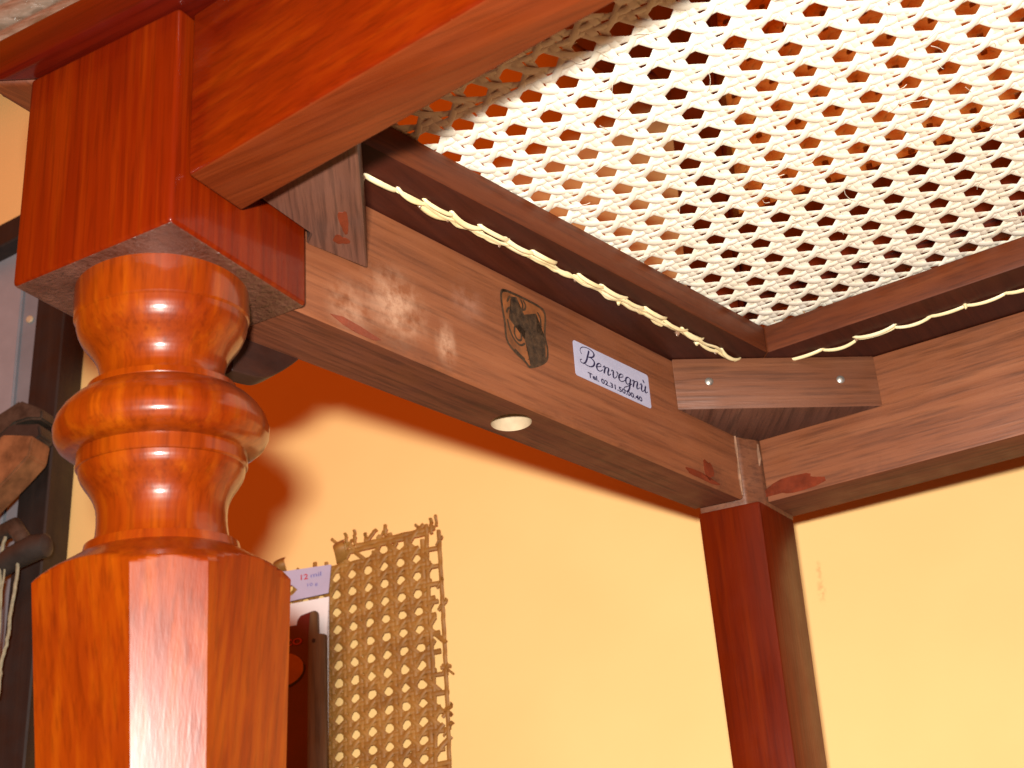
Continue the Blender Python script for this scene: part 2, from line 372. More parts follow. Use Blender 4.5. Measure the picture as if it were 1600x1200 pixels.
# side rails; the near one has a hole drilled up into its bottom edge
Pi = Vector((-.0037, .0651, 0)); Qi = Vector((.0435, .303, 0)); TB = (Qi-Pi).normalized(); NB = Vector((TB.y, -TB.x, 0))
def BP(s, z, d=0.): return Pi + TB*s + NB*d + Vector((0, 0, z))
def side_rail(mirror):
    q = [(-.0044, .0615), (.0446, .3086), (.0229, .3060), (-.0317, .0615)]
    z0, z1 = .0006, .0537; b = .0008
    bm = bmesh.new()
    def ins(p, d):                                # inset plan polygon
        c = Vector((sum(x for x, _ in p)/4, sum(y for _, y in p)/4)); out = []
        for i in range(4):
            a, v, e = Vector(p[i-1]), Vector(p[i]), Vector(p[(i+1) % 4])
            n1 = (v-a).normalized(); n2 = (e-v).normalized()
            out.append(tuple(v + (-n1 + n2)*d))
        return out
    qi = ins(q, b)
    lo = [bm.verts.new((x, y, z0)) for x, y in qi]; m1 = [bm.verts.new((x, y, z0+b)) for x, y in q]
    m2 = [bm.verts.new((x, y, z1-b)) for x, y in q]; hi = [bm.verts.new((x, y, z1)) for x, y in qi]
    for A, B in ((lo, m1), (m1, m2), (m2, hi)):
        for i in range(4): bm.faces.new((A[i], A[(i+1) % 4], B[(i+1) % 4], B[i]))
    bm.faces.new(hi)
    edges = [bm.edges.get((lo[i], lo[(i+1) % 4])) for i in range(4)]
    HX, HY, HR = .0060, .1785, .0077
    if not mirror:
        ring = [bm.verts.new((HX + HR*math.cos(2*math.pi*i/32), HY + HR*math.sin(2*math.pi*i/32), z0)) for i in range(32)]
        edges += [bm.edges.new((ring[i], ring[(i+1) % 32])) for i in range(32)]
        bmesh.ops.triangle_fill(bm, edges=edges, use_beauty=True)
        bmesh.ops.delete(bm, geom=[f for f in bm.faces if all(v in ring for v in f.verts)], context='FACES')
    else:
        bm.faces.new(lo[::-1])
    bmesh.ops.recalc_face_normals(bm, faces=bm.faces)
    if mirror:
        bmesh.ops.scale(bm, vec=(-1, 1, 1), verts=bm.verts); bmesh.ops.translate(bm, vec=(2*XM, 0, 0), verts=bm.verts)
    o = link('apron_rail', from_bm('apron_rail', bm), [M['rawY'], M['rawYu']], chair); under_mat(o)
    if not mirror:
        v = []; f = []
        for z in (z0, z0 + .0012, .014):
            for i in range(32): v.append((HX + HR*math.cos(2*math.pi*i/32), HY + HR*math.sin(2*math.pi*i/32), z))
        for k in (0, 32):
            for i in range(32): f.append((k+i, k+32+i, k+32+(i+1) % 32, k+(i+1) % 32))
        f.append(tuple(64+i for i in range(32)))
        h = link('drilled_hole', mesh('drilled_hole', v, f), M['plug'], o); h['label'] = 'pale round hole drilled into the rail'
    return o
rail = side_rail(False); side_rail(True)
rail['label'] = 'bare brown side rail with maker label'

# little shaped bracket under the near end of the side rail, on its outer side
Bo0 = Vector((-.0317, .0615, 0)); Bo1 = Vector((.0229, .3060, 0)); TO = (Bo1-Bo0).normalized(); NO = Vector((TO.y, -TO.x, 0))
def BO(s, z, d=0.): return Bo0 + TO*s + NO*d + Vector((0, 0, z))
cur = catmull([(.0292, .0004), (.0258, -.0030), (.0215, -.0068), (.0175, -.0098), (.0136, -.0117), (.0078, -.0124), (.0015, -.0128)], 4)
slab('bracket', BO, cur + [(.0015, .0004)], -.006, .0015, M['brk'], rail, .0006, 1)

# --- corner blocks
kb = [(.0366, .2672), (.1084, .3192), (.0515, .3204), (.0510, .3196), (.0451, .3096), (.0447, .3082)]
cbk = prism('corner_block', kb, .0300, .0538, [M['rawD'], M['rawE']], chair, .0008, 2); under_mat(cbk)
lb = [(-.0035, .0668), (.0032, .0915), (.0475, .0232), (.0012, .0300), (.0012, .0630)]
cb2 = prism('corner_block', lb, .0265, .0538, M['rawE'], chair, .0006, 1)
prism('corner_block', mir(kb), .0300, .0538, M['rawD'], chair, .0008, 2); prism('corner_block', mir(lb), .0265, .0538, M['rawE'], chair, .0006, 1)
Kd = (Vector((.1084, .3192, 0)) - Vector((.0366, .2672, 0))); KL = Kd.length; Kd.normalize(); Kn = Vector((Kd.y, -Kd.x, 0))
for s in (.0150, .0722):
    c = Vector((.0366, .2672, .0428)) + Kd*s
    v = []; f = []
    for r, d in ((.0018, -.0002), (.0018, .0003), (.0012, .0008), (.0003, .0010)):
        for i in range(12): v.append(c + Kn*d + (Kd*math.cos(i*math.pi/6) + Vector((0, 0, math.sin(i*math.pi/6))))*r)
    for k in range(3):
        for i in range(12): f.append((k*12+i, k*12+(i+1) % 12, k*12+12+(i+1) % 12, k*12+12+i))
    f.append(tuple(36+i for i in range(12)))
    link('nail', mesh('nail', v, f), M['steel'], cbk)

# --- seat frame: four mitred members, ledge under the cane and a raised overhanging lip
inn = {'FL': (.0189, .050), 'BL': (.072, .2879), 'BM': (.2, .2790), 'BR': (.328, .2879), 'FR': (.3811, .050), 'FM': (.2, .024)}
led = {'FL': (-.0450, .0300), 'BL': (.0225, .3455), 'BM': (.2, .3400), 'BR': (.3775, .3455), 'FR': (.4450, .0300), 'FM': (.2, .0012)}
lip = {'FL': (-.036, .018), 'BL': (.024, .338), 'BM': (.2, .332), 'BR': (.376, .338), 'FR': (.436, .018), 'FM': (.2, -.008)}
out = {'FL': (-.0768, -.0068), 'BL': (.004, .356), 'BM': (.2, .352), 'BR': (.396, .356), 'FR': (.4768, -.0068), 'FM': (.2, -.0330)}
def member(k0, km, k1, mat, extra=()):
    ks = [k0] + ([km] if km else []) + [k1]
    bm = bmesh.new()
    prism_bm(bm, [led[k] for k in ks] + [inn[k] for k in ks[::-1]], .0540, .0668, .0009)
    prism_bm(bm, [led[k] for k in ks] + [lip[k] for k in ks[::-1]], .0669, .0768, 0) if km is None or k0 == 'BL' else None
    o2 = [out[ks[0]]] + list(extra) + [out[k] for k in ks[1:]]
    prism_bm(bm, o2 + [lip[k] for k in ks[::-1]], .0769, .0930, .0022, 3)
    o = link('seat_frame_member', from_bm('seat_frame_member', bm), [mat, M['drku']], chair)
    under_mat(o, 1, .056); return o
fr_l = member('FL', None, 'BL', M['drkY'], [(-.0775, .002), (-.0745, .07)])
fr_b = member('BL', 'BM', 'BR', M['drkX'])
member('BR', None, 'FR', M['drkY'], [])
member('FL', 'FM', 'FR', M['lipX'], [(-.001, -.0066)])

# --- woven cane: pairs up and across plus two diagonals, each strand interlaced over and under
def inside(poly, x, y):
    r = False; n = len(poly)
    for i in range(n):
        (x1, y1), (x2, y2) = poly[i], poly[(i+1) % n]
        if (y1 > y) != (y2 > y) and x < (x2-x1)*(y-y1)/(y2-y1) + x1: r = not r
    return r
def strands(p, x0, y0, bounds, poly, w, t, a, A, B, per=6, rnd=None, jit=.00016, fray=0.):
    """yields (points, lateral) in the weave's own plane; (x0,y0) = centre of one opening"""
    R = rnd or random; bx0, by0, bx1, by1 = bounds
    def emit(fn, s0, s1, step):
        pts = []; n = int((s1-s0)/step); j1, j2, ph = R.uniform(-1, 1)*jit, R.uniform(-1, 1)*jit, R.uniform(0, 6)
        for i in range(n+1):
            s = s0 + (s1-s0)*i/n; x, y, z, lat = fn(s)
            d = j1 + j2*math.sin(s*60 + ph); x += lat[0]*d; y += lat[1]*d
            if inside(poly, x, y) : pts.append((x, y, z))
            elif len(pts) > 6: break
            else: pts = []
        if fray and len(pts) > 6:
            k = R.randint(0, int(fray)); k2 = R.randint(0, int(fray)); pts = pts[k:len(pts)-k2]
        return pts
    def pairz(c, sgn):                            # height of a paired strand as it passes the crossing pair
        q = ((c + .5) % 1.) - .5; al = a/p
        if abs(q) <= al: return sgn*A*math.cos(math.pi*(q + al)/(2*al))
        u = (abs(q) - al)/(.5 - al)/2
        return (-sgn if q > 0 else sgn)*A*math.cos(math.pi*u)
    i0 = int((bx0-x0)/p) - 2; i1 = int((bx1-x0)/p) + 2
    j0 = int((by0-y0)/p) - 2; j1 = int((by1-y0)/p) + 2
    for i in range(i0, i1):
        for sg in (-1, 1):
            xc = x0 + (i+.5)*p + sg*a
            P = emit(lambda s, xc=xc, sg=sg: (xc, s, pairz((s-y0)/p - .5, -sg), (1, 0)), by0, by1, p/per)
            if len(P) > 6: yield P, (1, 0)
    for j in range(j0, j1):
        for sg in (-1, 1):
            yc = y0 + (j+.5)*p + sg*a
            P = emit(lambda s, yc=yc, sg=sg: (s, yc, pairz((s-x0)/p - .5, sg), (0, 1)), bx0, bx1, p/per)
            if len(P) > 6: yield P, (0, 1)
    h = p/math.sqrt(2); q = 1/math.sqrt(2)
    for fam in (1, -1):
        yy = (by1-by0) if fam == -1 else 0
        k0 = int(((bx0-x0) + (min(fam*(by0-y0), fam*(by1-y0))))/p) - 2; k1 = int(((bx1-x0) + max(fam*(by0-y0), fam*(by1-y0)))/p) + 3
        for k in range(k0, k1):
            kk = (k+.5)*p                          # x + fam*y = kk about the opening's centre
            def fn(s, kk=kk, fam=fam):
                x = s; y = fam*(kk - (x-x0)); ph = (x-x0)/p - .5   # x on a pair line: integer ph
                return x, y0 + y, fam*B*math.cos(2*math.pi*ph), (q, fam*q)
            P = emit(fn, bx0, bx1, p/per)
            if len(P) > 6: yield P, (q, fam*q)
def ribbon(P, lat, w, t, place, v, f):
    b = len(v); n = len(P)
    sec = [(-.5, 0.), (-.32, -.5), (.32, -.5), (.5, 0.), (.25, .5), (-.25, .5)]
    for x, y, z in P:
        for a, h in sec: v.append(place(x + lat[0]*a*w, y + lat[1]*a*w, z + h*t))
    for i in range(n-1):
        for k in range(6): f.append((b+i*6+k, b+i*6+(k+1) % 6, b+(i+1)*6+(k+1) % 6, b+(i+1)*6+k))
    f.append(tuple(b+k for k in range(6))[::-1]); f.append(tuple(b+(n-1)*6+k for k in range(6)))

SP = .013376; SZ = .0683
def grow(k, d):
    c = Vector((XM, .16)); p = Vector(inn[k]); return tuple(p + (p-c).normalized()*d)
poly = [grow(k, .010) for k in ('FL', 'FM', 'FR', 'BR', 'BM', 'BL')]
rw = random.Random(3)
seat = None
for P, lat in strands(SP, .04327, .09171, (0, .0, .40, .31), poly, 0, 0, .112*SP, .00040, .00068, 8, rw):
    v = []; f = []; w = (.0028 if abs(lat[0]*lat[1]) < .1 else (.0033 if lat[1] < 0 else .0024))*rw.uniform(.92, 1.08)
    ribbon(P, lat, w, .00055, lambda x, y, z: (x, y, SZ + z), v, f)
    if seat is None:
        # the first strand carries the whole panel
        seat = link('cane_panel', mesh('cane_panel', v, f), M['cane'], chair, 60); seat['label'] = 'pale new woven cane seat panel'
    else: link('cane_strand', mesh('cane_strand', v, f), M['cane'], seat, 60)
# loose fibres on the underside
v = []; f = []
rf = random.Random(11)
for i in range(70):
    x = rf.uniform(.04, .24); y = rf.uniform(.07, .27)
    if not inside([inn[k] for k in ('FL', 'FM', 'FR', 'BR', 'BM', 'BL')], x, y): continue
    a = rf.uniform(0, 6.28); L = rf.uniform(.003, .009); bend = rf.uniform(-.6, .6); pts = []
    for k in range(6):
        s = k/5; pts.append((x + math.cos(a + bend*s)*L*s, y + math.sin(a + bend*s)*L*s, SZ - .0010 - .0012*math.sin(s*2)*rf.uniform(.5, 1)))
    ribbon(pts, (-math.sin(a), math.cos(a)), .00016, .00016, lambda x, y, z: (x, y, z), v, f)
fb = link('loose_fibre', mesh('loose_fibre', v, f), M['cane'], seat, 60); fb['kind'] = 'stuff'

# stitches where the cane runs from hole to hole under the frame
def stitch_row(p0, p1, n, parent, rs, both, bow=0., thin=1.):
    p0 = Vector(p0); p1 = Vector(p1); d = (p1-p0)/n; L = d.length; dn = d.normalized(); side = Vector((dn.y, -dn.x, 0))
    for i in range(n):
        for lay in range(2 if (i % 7 in both) else 1):
            a = p0 + d*i + dn*rs.uniform(-.0030, -.0004); e = p0 + d*(i+1) + dn*rs.uniform(.0004, .0030)
            off = (lay*.0019 - .0004) + rs.uniform(-.0004, .0004) + bow*math.sin(math.pi*(i+.5)/n); sag = rs.uniform(.0008, .0014) + lay*.0006
            wv = rs.uniform(.0015, .0027)*thin; v = []; f = []; lean = rs.uniform(-.0014, .0014); N = 11
            for k in range(N):
                s = k/(N-1); c = a + (e-a)*s + side*(off + lean*math.sin(math.pi*s)); z = .0540 + .0010 - (sag + .0010)*math.sin(math.pi*s)**.55
                ww = wv*(.72 + .28*math.sin(math.pi*s)**.5); tw = rs.uniform(-.05, .05)
                for u, h in ((-.5, .0002), (-.36, -.0006), (0, -.00085), (.36, -.0006), (.5, .0002), (0, .0005)):
                    v.append(c + side*u*ww + Vector((0, 0, z - .0540 + h + u*ww*tw + (.054 if True else 0))))
            for k in range(N-1):
                for q in range(6): f.append((k*6+q, k*6+(q+1) % 6, k*6+6+(q+1) % 6, k*6+6+q))
            f.append(tuple(range(6))[::-1]); f.append(tuple((N-1)*6+q for q in range(6)))
            link('cane_stitch', mesh('cane_stitch', v, f), M['stitch'], parent, 60)
        if rs.random() < .55:                      # end of a peg in the hole, with a stub of cane
            c = p0 + d*i + side*rs.uniform(-.0014, .0014); v = []; f = []; r = rs.uniform(.0008, .0013)
            for z, k in ((.0545, 1.), (.0533, 1.), (.0527 - rs.uniform(0, .0009), .6)):
                for q in range(7): v.append((c.x + r*k*math.cos(q*.8976), c.y + r*k*math.sin(q*.8976), z + .0003*math.sin(q*2.1)))
            for j in (0, 7):
                for q in range(7): f.append((j+q, j+(q+1) % 7, j+7+(q+1) % 7, j+7+q))
            f.append(tuple(14+q for q in range(7)))
            link('cane_peg', mesh('cane_peg', v, f), M['glue'] if rs.random() < .5 else M['stitch'], parent, 40)
rs = random.Random(5)
def long_strand(p0, p1, parent, rs, w, off, z):
    p0 = Vector(p0); p1 = Vector(p1); dn = (p1-p0).normalized(); side = Vector((dn.y, -dn.x, 0)); n = 70; P = []; ph = rs.uniform(0, 6)
    for i in range(n):
        k = i/(n-1); c = p0 + (p1-p0)*k + side*(off + .0006*math.sin(k*21 + ph) + .0018*math.sin(math.pi*k) + .0004*math.sin(k*77))
        P.append((c.x, c.y, z + .0004*math.sin(k*47 + ph)))
    v = []; f = []; ribbon(P, (side.x, side.y), w, .0009, lambda x, y, z: (x, y, z), v, f); link('cane_stitch', mesh('cane_stitch', v, f), M['stitch'], parent, 60)
stitch_row((.0114, .0790, 0), (.0590, .2850, 0), 16, fr_l, rs, (1, 2, 3, 4, 5, 6), .0018)
long_strand((.0165, .1020, 0), (.0585, .2830, 0), fr_l, rs, .0014, .0008, .0527)
long_strand((.0200, .1150, 0), (.0480, .2350, 0), fr_l, rs, .0011, -.0006, .0529)
stitch_row((.0770, .2990, 0), (.2780, .2965, 0), 13, fr_b, rs, (2,), 0, .8)

# --- marks on the side rail: maker's label, burned brand, varnish drips, rubbed glue
def rrect(x0, y0, x1, y1, r, n=4):
    o = []
    for cx, cy, a in ((x1-r, y1-r, 0), (x0+r, y1-r, 90), (x0+r, y0+r, 180), (x1-r, y0+r, 270)):
        for k in range(n+1): q = math.radians(a + 90*k/n); o.append((cx + r*math.cos(q), cy + r*math.sin(q)))
    return o
lab = slab('maker_label', BP, [(s, z + (s-.163)*.006) for s, z in rrect(.1386, .0243, .1871, .0396, .0012)], .00005, .0002, M['paper'], rail)
lab['label'] = 'pale lilac sticker reading Benvegnù Tel. 02.31.50.00.40'
def pen(bmv, bmf, pts, sx, sy, ox, oy, th, tn, nib, d, P, n=7, shear=.0):
    C = catmull(pts, n); C = [((x + shear*y)*sx + ox, y*sy + oy) for x, y in C]; b = len(bmv)
    for i, (x, y) in enumerate(C):
        x1, y1 = C[max(i-1, 0)]; x2, y2 = C[min(i+1, len(C)-1)]; dx, dy = x2-x1, y2-y1; L = math.hypot(dx, dy) or 1e-9
        ang = math.atan2(dy, dx); down = max(0., -dy/L)
        w = (tn + (th-tn)*(down**1.2 if nib else 1))*(.6 if i in (0, len(C)-1) else 1)/2
        nx, ny = -dy/L*w, dx/L*w
        bmv.append(P(x+nx, y+ny, d)); bmv.append(P(x-nx, y-ny, d))
    for i in range(len(C)-1): bmf.append((b+2*i, b+2*i+1, b+2*i+3, b+2*i+2))
LET = {'B': (1.72, [[(.80, 2.02), (.68, 1.3), (.52, .5), (.25, .06), (-.08, .05), (-.2, .32), (.0, .45)],
                    [(-.05, 1.15), (-.26, 1.5), (-.1, 2.0), (.4, 2.25), (1.05, 2.22), (1.42, 1.9), (1.3, 1.45), (.9, 1.2), (.62, 1.15)],
                    [(.62, 1.15), (1.15, 1.16), (1.5, .85), (1.42, .35), (1.05, .02), (.55, .0), (.3, .15)]]),
       'e': (.86, [[(-.05, .38), (.3, .52), (.6, .75), (.52, .98), (.3, .95), (.1, .62), (.12, .2), (.34, .0), (.6, .1), (.85, .4)]]),
       'n': (1.02, [[(-.02, .7), (.12, .96), (.24, .85), (.2, .4), (.14, 0)], [(.16, .35), (.38, .85), (.6, .97), (.7, .8), (.62, .3), (.72, .02), (1.0, .36)]]),
       'v': (.90, [[(-.02, .7), (.12, .96), (.26, .8), (.26, .3), (.4, .0), (.68, .3), (.78, .8), (.66, 1.0), (.9, .82)]]),
       'g': (.92, [[(.66, .82), (.42, 1.0), (.14, .75), (.12, .25), (.34, .03), (.6, .35), (.72, .95)], [(.72, .95), (.66, .3), (.56, -.5), (.3, -.95), (-.02, -.9), (-.05, -.6), (.4, -.2), (.92, .36)]]),
       'u': (1.0, [[(-.02, .7), (.12, .96), (.24, .8), (.2, .3), (.34, .02), (.58, .3), (.74, .95)], [(.74, .95), (.68, .3), (.8, .02), (1.02, .3)]])}
v = []; f = []; x = 0
for ch in 'Benvegnu':
    adv, st = LET[ch]
    for s in st: pen(v, f, s, .0051, .0035, .1430 + x*.0051, .0307, .0010, .00040, True, .00026, BP, 7, .12)
    x += adv
pen(v, f, [(-.66, 1.62), (-.42, 1.25)], .0051, .0035, .1430 + x*.0051, .0307, .0009, .0006, True, .00026, BP, 3, .12)
link('lettering', mesh('lettering', v, f), M['ink'], lab if False else rail, 0)
def text(body, P, s0, z0, h, w, d, mat, parent, name='lettering', bold=.0):
    cu = bpy.data.curves.new(name, 'FONT'); cu.body = body; cu.size = 1; cu.offset = bold; cu.resolution_u = 3
    to = bpy.data.objects.new('tmp_text', cu); COL.objects.link(to)
    me = bpy.data.meshes.new_from_object(to.evaluated_get(bpy.context.evaluated_depsgraph_get()))
    bpy.data.objects.remove(to); bpy.data.curves.remove(cu)
    xs_ = [q.co.x for q in me.vertices]; ys_ = [q.co.y for q in me.vertices]; xa, xb = min(xs_), max(xs_); ya, yb = min(ys_), max(ys_)
    for q in me.vertices: q.co = P(s0 + (q.co.x-xa)/(xb-xa)*w, z0 + (q.co.y-ya)/(yb-ya)*h, d)
    me.materials.clear(); return link(name, me, mat, parent, 0)
text('Tel. 02.31.50.00.40', BP, .1462, .0256, .0023, .0350, .00026, M['ink'], rail, 'lettering', .03)
# burned brand: scorched tint, shield outline, a dense burned figure
shield = [(.0978, .0453), (.1009, .0468), (.1186, .0470), (.1226, .0444), (.1214, .0352), (.1224, .0294), (.1206, .0238), (.1116, .0184), (.1086, .0196), (.0996, .0242), (.0984, .0328), (.0974, .0408)]
br = slab('burned_brand', BP, shield, .00003, .00008, M['burntone'], rail); br['label'] = 'dark shield-shaped brand burned into the wood'
v = []; f = []; rb = random.Random(2)
def bstroke(pts, w): pen(v, f, pts, 1, 1, 0, 0, w, w, False, .00016, BP, 5)
bstroke(shield + shield[:2], .0011)
slab('brand_figure', BP, [(.1030, .0452), (.1062, .0462), (.1080, .0425), (.1100, .0400), (.1172, .0431), (.1170, .0350), (.1217, .0340), (.1208, .0240), (.1116, .0186), (.1108, .0252), (.1092, .0292), (.1100, .0330), (.1068, .0345), (.1040, .0330), (.1010, .0352), (.1024, .0400)], .0001, .00013, M['burn'], rail)
for pts in ([(.1000, .0345), (.1012, .0300), (.1035, .0268), (.1066, .0258), (.1092, .0275)], [(.1040, .0330), (.1036, .0296), (.1052, .0276), (.1072, .0284), (.1074, .0312)],
            [(.1085, .0461), (.1096, .0440), (.1090, .0420)], [(.1100, .0462), (.1112, .0445), (.1106, .0425), (.1085, .0415)], [(.1005, .0420), (.1016, .0440), (.1026, .0452)], [(.0998, .0372), (.1008, .0392), (.1022, .0402)],
            [(.1180, .0440), (.1196, .0415), (.1192, .0370)], [(.1030, .0230), (.1060, .0215), (.1085, .0205)]): bstroke(pts, .0009)
for i in range(26):                                # ridges inside the burned figure
    s = rb.uniform(.1105, .1195); z = rb.uniform(.021, .041); bstroke([(s, z), (s + rb.uniform(-.0012, .0012), z + rb.uniform(-.0012, .0012)), (s + rb.uniform(-.002, .002), z - rb.uniform(0, .002))], .0003)
bl_ = link('brand_lines', mesh('brand_lines', v, f), M['burn'], rail, 0)
def patch(name, P, c, rx, rz, mat, parent, seed, d=.0001, n=20, slope=0.):
    r = random.Random(seed); ph = [r.uniform(0, 6.28) for _ in range(4)]; pl = []
    for i in range(n):
        a = 6.2832*i/n; k = 1 + .22*math.sin(2*a + ph[0]) + .16*math.sin(3*a + ph[1]) + .1*math.sin(5*a + ph[2])
        x = rx*k*math.cos(a); pl.append((c[0] + x, c[1] + rz*k*math.sin(a) + slope*x))
    return slab(name, P, pl, .00002, d, mat, parent)
dr = slab('varnish_drip', BP, [(.0115, .0042), (.0171, .0052), (.0244, .0044), (.0344, .0026), (.0310, .0012), (.0232, .0013), (.0175, .0022)], .00003, .00015, M['drip'], rail)
patch('varnish_drip', BP, (.224, .0075), .0030, .0050, M['drip'], rail, 4)
patch('varnish_drip', BP, (.2180, .0032), .0110, .0016, M['drip'], rail, 9)
def CP(s, z, d=0.): return Vector((.0513 + s, .3207 - .0233*s - d, z))
patch('varnish_drip', CP, (.0120, .0062), .0130, .0040, M['drip'], rail_b, 12, slope=.08)
E0 = Vector((.0032, .0915, 0))
def EP(s, z, d=0.): return Vector((.0032 + s*.545 - z*.0, .0915 - s*.839, .0265 - d)) + Vector((-.839*z, -.545*z, 0))
patch('varnish_drip', EP, (.0300, .0062), .0055, .0018, M['drip'], cb2, 21, .0002)
patch('varnish_drip', EP, (.0190, .0078), .0026, .0024, M['drip'], cb2, 22, .0002)

# --- backrest above the seat, glimpsed through the cane
def KP(x, z, d=0.): return Vector((x, .345 + .1*(z-.07) - d, z))
lp = [(.0238, .0936), (.0190, .130), (.0188, .20), (.0186, .252), (.010, .270), (-.010, .286), (-.032, .308), (-.050, .334), (-.056, .362), (-.040, .384), (.0, .392), (.0470, .385), (.0470, .0936)]
post = slab('back_post', KP, lp, -.011, .011, M['backZ'], chair, .002, 2)
slab('back_post', KP, [(2*XM - x, z) for x, z in lp][::-1], -.011, .011, M['backZ'], chair, .002, 2)
slab('back_rail', KP, [(.0472, .110), (.3528, .110), (.3528, .163), (.0472, .163)], -.009, .009, M['backZ'], chair, .002, 2)
slab('crest_rail', KP, [(.0472, .352)] + [(.0472 + .3056*i/16, .386 + .016*math.sin(math.pi*i/16)) for i in range(17)] + [(.3528, .352)], -.010, .010, M['backZ'], chair, .002, 2)
v = []; f = []; rk = random.Random(8)
for P, lat in strands(.0105, .062, .18, (.04, .155, .36, .36), [(.044, .158), (.356, .158), (.356, .357), (.044, .357)], 0, 0, .00175, .0004, .0007, 5, rk):
    ribbon(P, lat, .0036, .0007, lambda x, y, z: KP(x, y, z), v, f)
bp = link('back_cane_panel', mesh('back_cane_panel', v, f), M['backcane'], chair, 60); bp['label'] = 'golden woven cane back panel'

# ------------------------------------------------------------------ things on the wall: cane sample, carded package, strip
sw = empty('cane_sheet', WP(-.19, -.16, .004), 'offcut of golden brown woven cane with frayed edges hanging on the wall', 'cane sheet')
v = []; f = []; rq = random.Random(21); p = .0094
def SWP(x, y, z): # hangs a little crooked and bulged
    return WP(x + .02*(y-.05)*.35, y + (x+.2)*.03 - .012*max(0, -.205-x)*0, .0075 + z + .0025*math.sin((x+.2)*30) + .0015*math.sin(y*40))
for P, lat in strands(p, -.2000, .0345, (-.262, -.165, -.142, .062), [(-.262, -.165), (-.1465, -.165), (-.1478, -.02), (-.1487, .0555), (-.175, .0535), (-.2035, .0505), (-.216, .0475), (-.262, .0425)], 0, 0, .00115, .0003, .0007, 6, rq, .00025, 7):
    ribbon(P, lat, .00235*rq.uniform(.85, 1.12), .0008, SWP, v, f)
for i in range(30):                                # frayed ends along the top and right edges
    if i < 16: x, y, a = -.1487 + rq.uniform(-.002, .001), rq.uniform(-.16, .052), rq.choice((0, .8, -.8))
    else: x, y, a = rq.uniform(-.21, -.15), .0505 + rq.uniform(-.001, .004), 1.57 + rq.choice((0, .8, -.8))
    L = rq.uniform(.002, .0055); P = [(x - math.cos(a)*.003 + math.cos(a)*(L+.003)*k/5, y - math.sin(a)*.003 + math.sin(a)*(L+.003)*k/5, .0008*k*rq.uniform(-.3, .6)) for k in range(6)]
    ribbon(P, (-math.sin(a), math.cos(a)), rq.uniform(.0010, .0022), .0006, SWP, v, f)
link('weave', mesh('weave', v, f), M['oldcane'], sw, 60)
for (x, y, q) in ((-.2415, .0455, 1), (-.2055, .0465, -1)):   # two curled-over loops that hold it
    P = [(x + .0012*math.sin(k*.5), y + .0105*k/9*(1 if q > 0 else 1.1) - .004, .001 + .006*math.sin(math.pi*k/9)) for k in range(10)]
    v = []; f = []; ribbon(P, (1, .2), .0062, .0014, SWP, v, f); link('curled_end', mesh('curled_end', v, f), M['oldcane'], sw, 60)

pk = empty('blister_pack', WP(-.232, -.1, .012), 'dark red blister pack with lilac hanging header, behind the near turned leg', 'package')
hole = [(-.2362 + .0036*math.cos(a), .0302 + .0028*math.sin(a)) for a in [math.pi/2 + k*math.pi/8 for k in range(9)]]
hd = [(-.272, .0226), (-.2122, .0250), (-.2104, .0405), (-.272, .0424)]
b2 = bmesh.new(); lo = [b2.verts.new(WP(s, z, .0125)) for s, z in hd]; e = [b2.edges.new((lo[i], lo[(i+1) % 4])) for i in range(4)]
rg = [b2.verts.new(WP(s, z, .0125)) for s, z in [(-.2365, .0275), (-.2335, .0270), (-.2300, .0298), (-.2335, .0330), (-.2365, .0328), (-.252, .0325), (-.252, .028)]]
e += [b2.edges.new((rg[i], rg[(i+1) % 7])) for i in range(7)]
bmesh.ops.triangle_fill(b2, edges=e, use_beauty=True)
bmesh.ops.delete(b2, geom=[q for q in b2.faces if all(w_ in rg for w_ in q.verts)], context='FACES')
bmesh.ops.solidify(b2, geom=b2.faces[:], thickness=.0004)
link('header', from_bm('header', b2), M['lilac'], pk, 20)
slab('backing_card', WP, [(-.272, -.12), (-.2150, -.12), (-.2138, .0048), (-.2123, .0232), (-.272, .0224)], .0112, .0116, M['white'], pk)
slab('blister', WP, [(-.272, -.12), (-.2205, -.12), (-.2203, .004), (-.2206, .0165), (-.2280, .0150), (-.2300, .0125), (-.2302, .0102), (-.272, .0105)], .0118, .0136, M['maroon'], pk, .0005, 1)
text('CO', WP, -.2372, -.0008, .0036, .0104, .0140, M['redink'], pk, 'lettering', .02)
text('12', WP, -.2278, .0345, .0030, .0042, .0131, M['redink'], pk, 'lettering', .01)
text('mil', WP, -.2220, .0350, .0024, .0060, .0131, M['blueink'], pk, 'lettering', .0)
text('10 g', WP, -.2240, .0298, .0022, .0060, .0131, M['blueink'], pk, 'lettering', .0)
ov = [(-.2385 + .0125*math.cos(a), -.0130 + .0088*math.sin(a)) for a in [k*math.pi/14 for k in range(28)]]
slab('oval_print', WP, ov, .0137, .0139, M['amber'], pk)
v = []; f = []; pen(v, f, [(-.2385 + .0128*math.cos(a), -.0134 + .0092*math.sin(a)) for a in [-1.5, -1.2, -.9, -.6, -.3, 0., .2]], 1, 1, 0, 0, .0008, .0008, False, .0141, WP, 4)
link('oval_outline', mesh('oval_outline', v, f), M['black'], pk, 0)

stp = empty('wooden_strip', WP(-.217, -.12, .016), 'narrow weathered brown strip with a small hole beside the blister pack', 'strip')
slab('strip_body', WP, [(-.2232, -.12), (-.2118, -.12), (-.2116, .0012), (-.2158, .0020), (-.2161, .0135), (-.2170, .0146), (-.2196, .0146), (-.2204, .0130), (-.2214, .0)], .0155, .0185, M['strip'], stp, .0005, 1)
slab('hole', WP, [(-.2180 + .0010*math.cos(k*.628), -.0016 + .0012*math.sin(k*.628)) for k in range(10)], .0186, .0188, M['black'], stp)

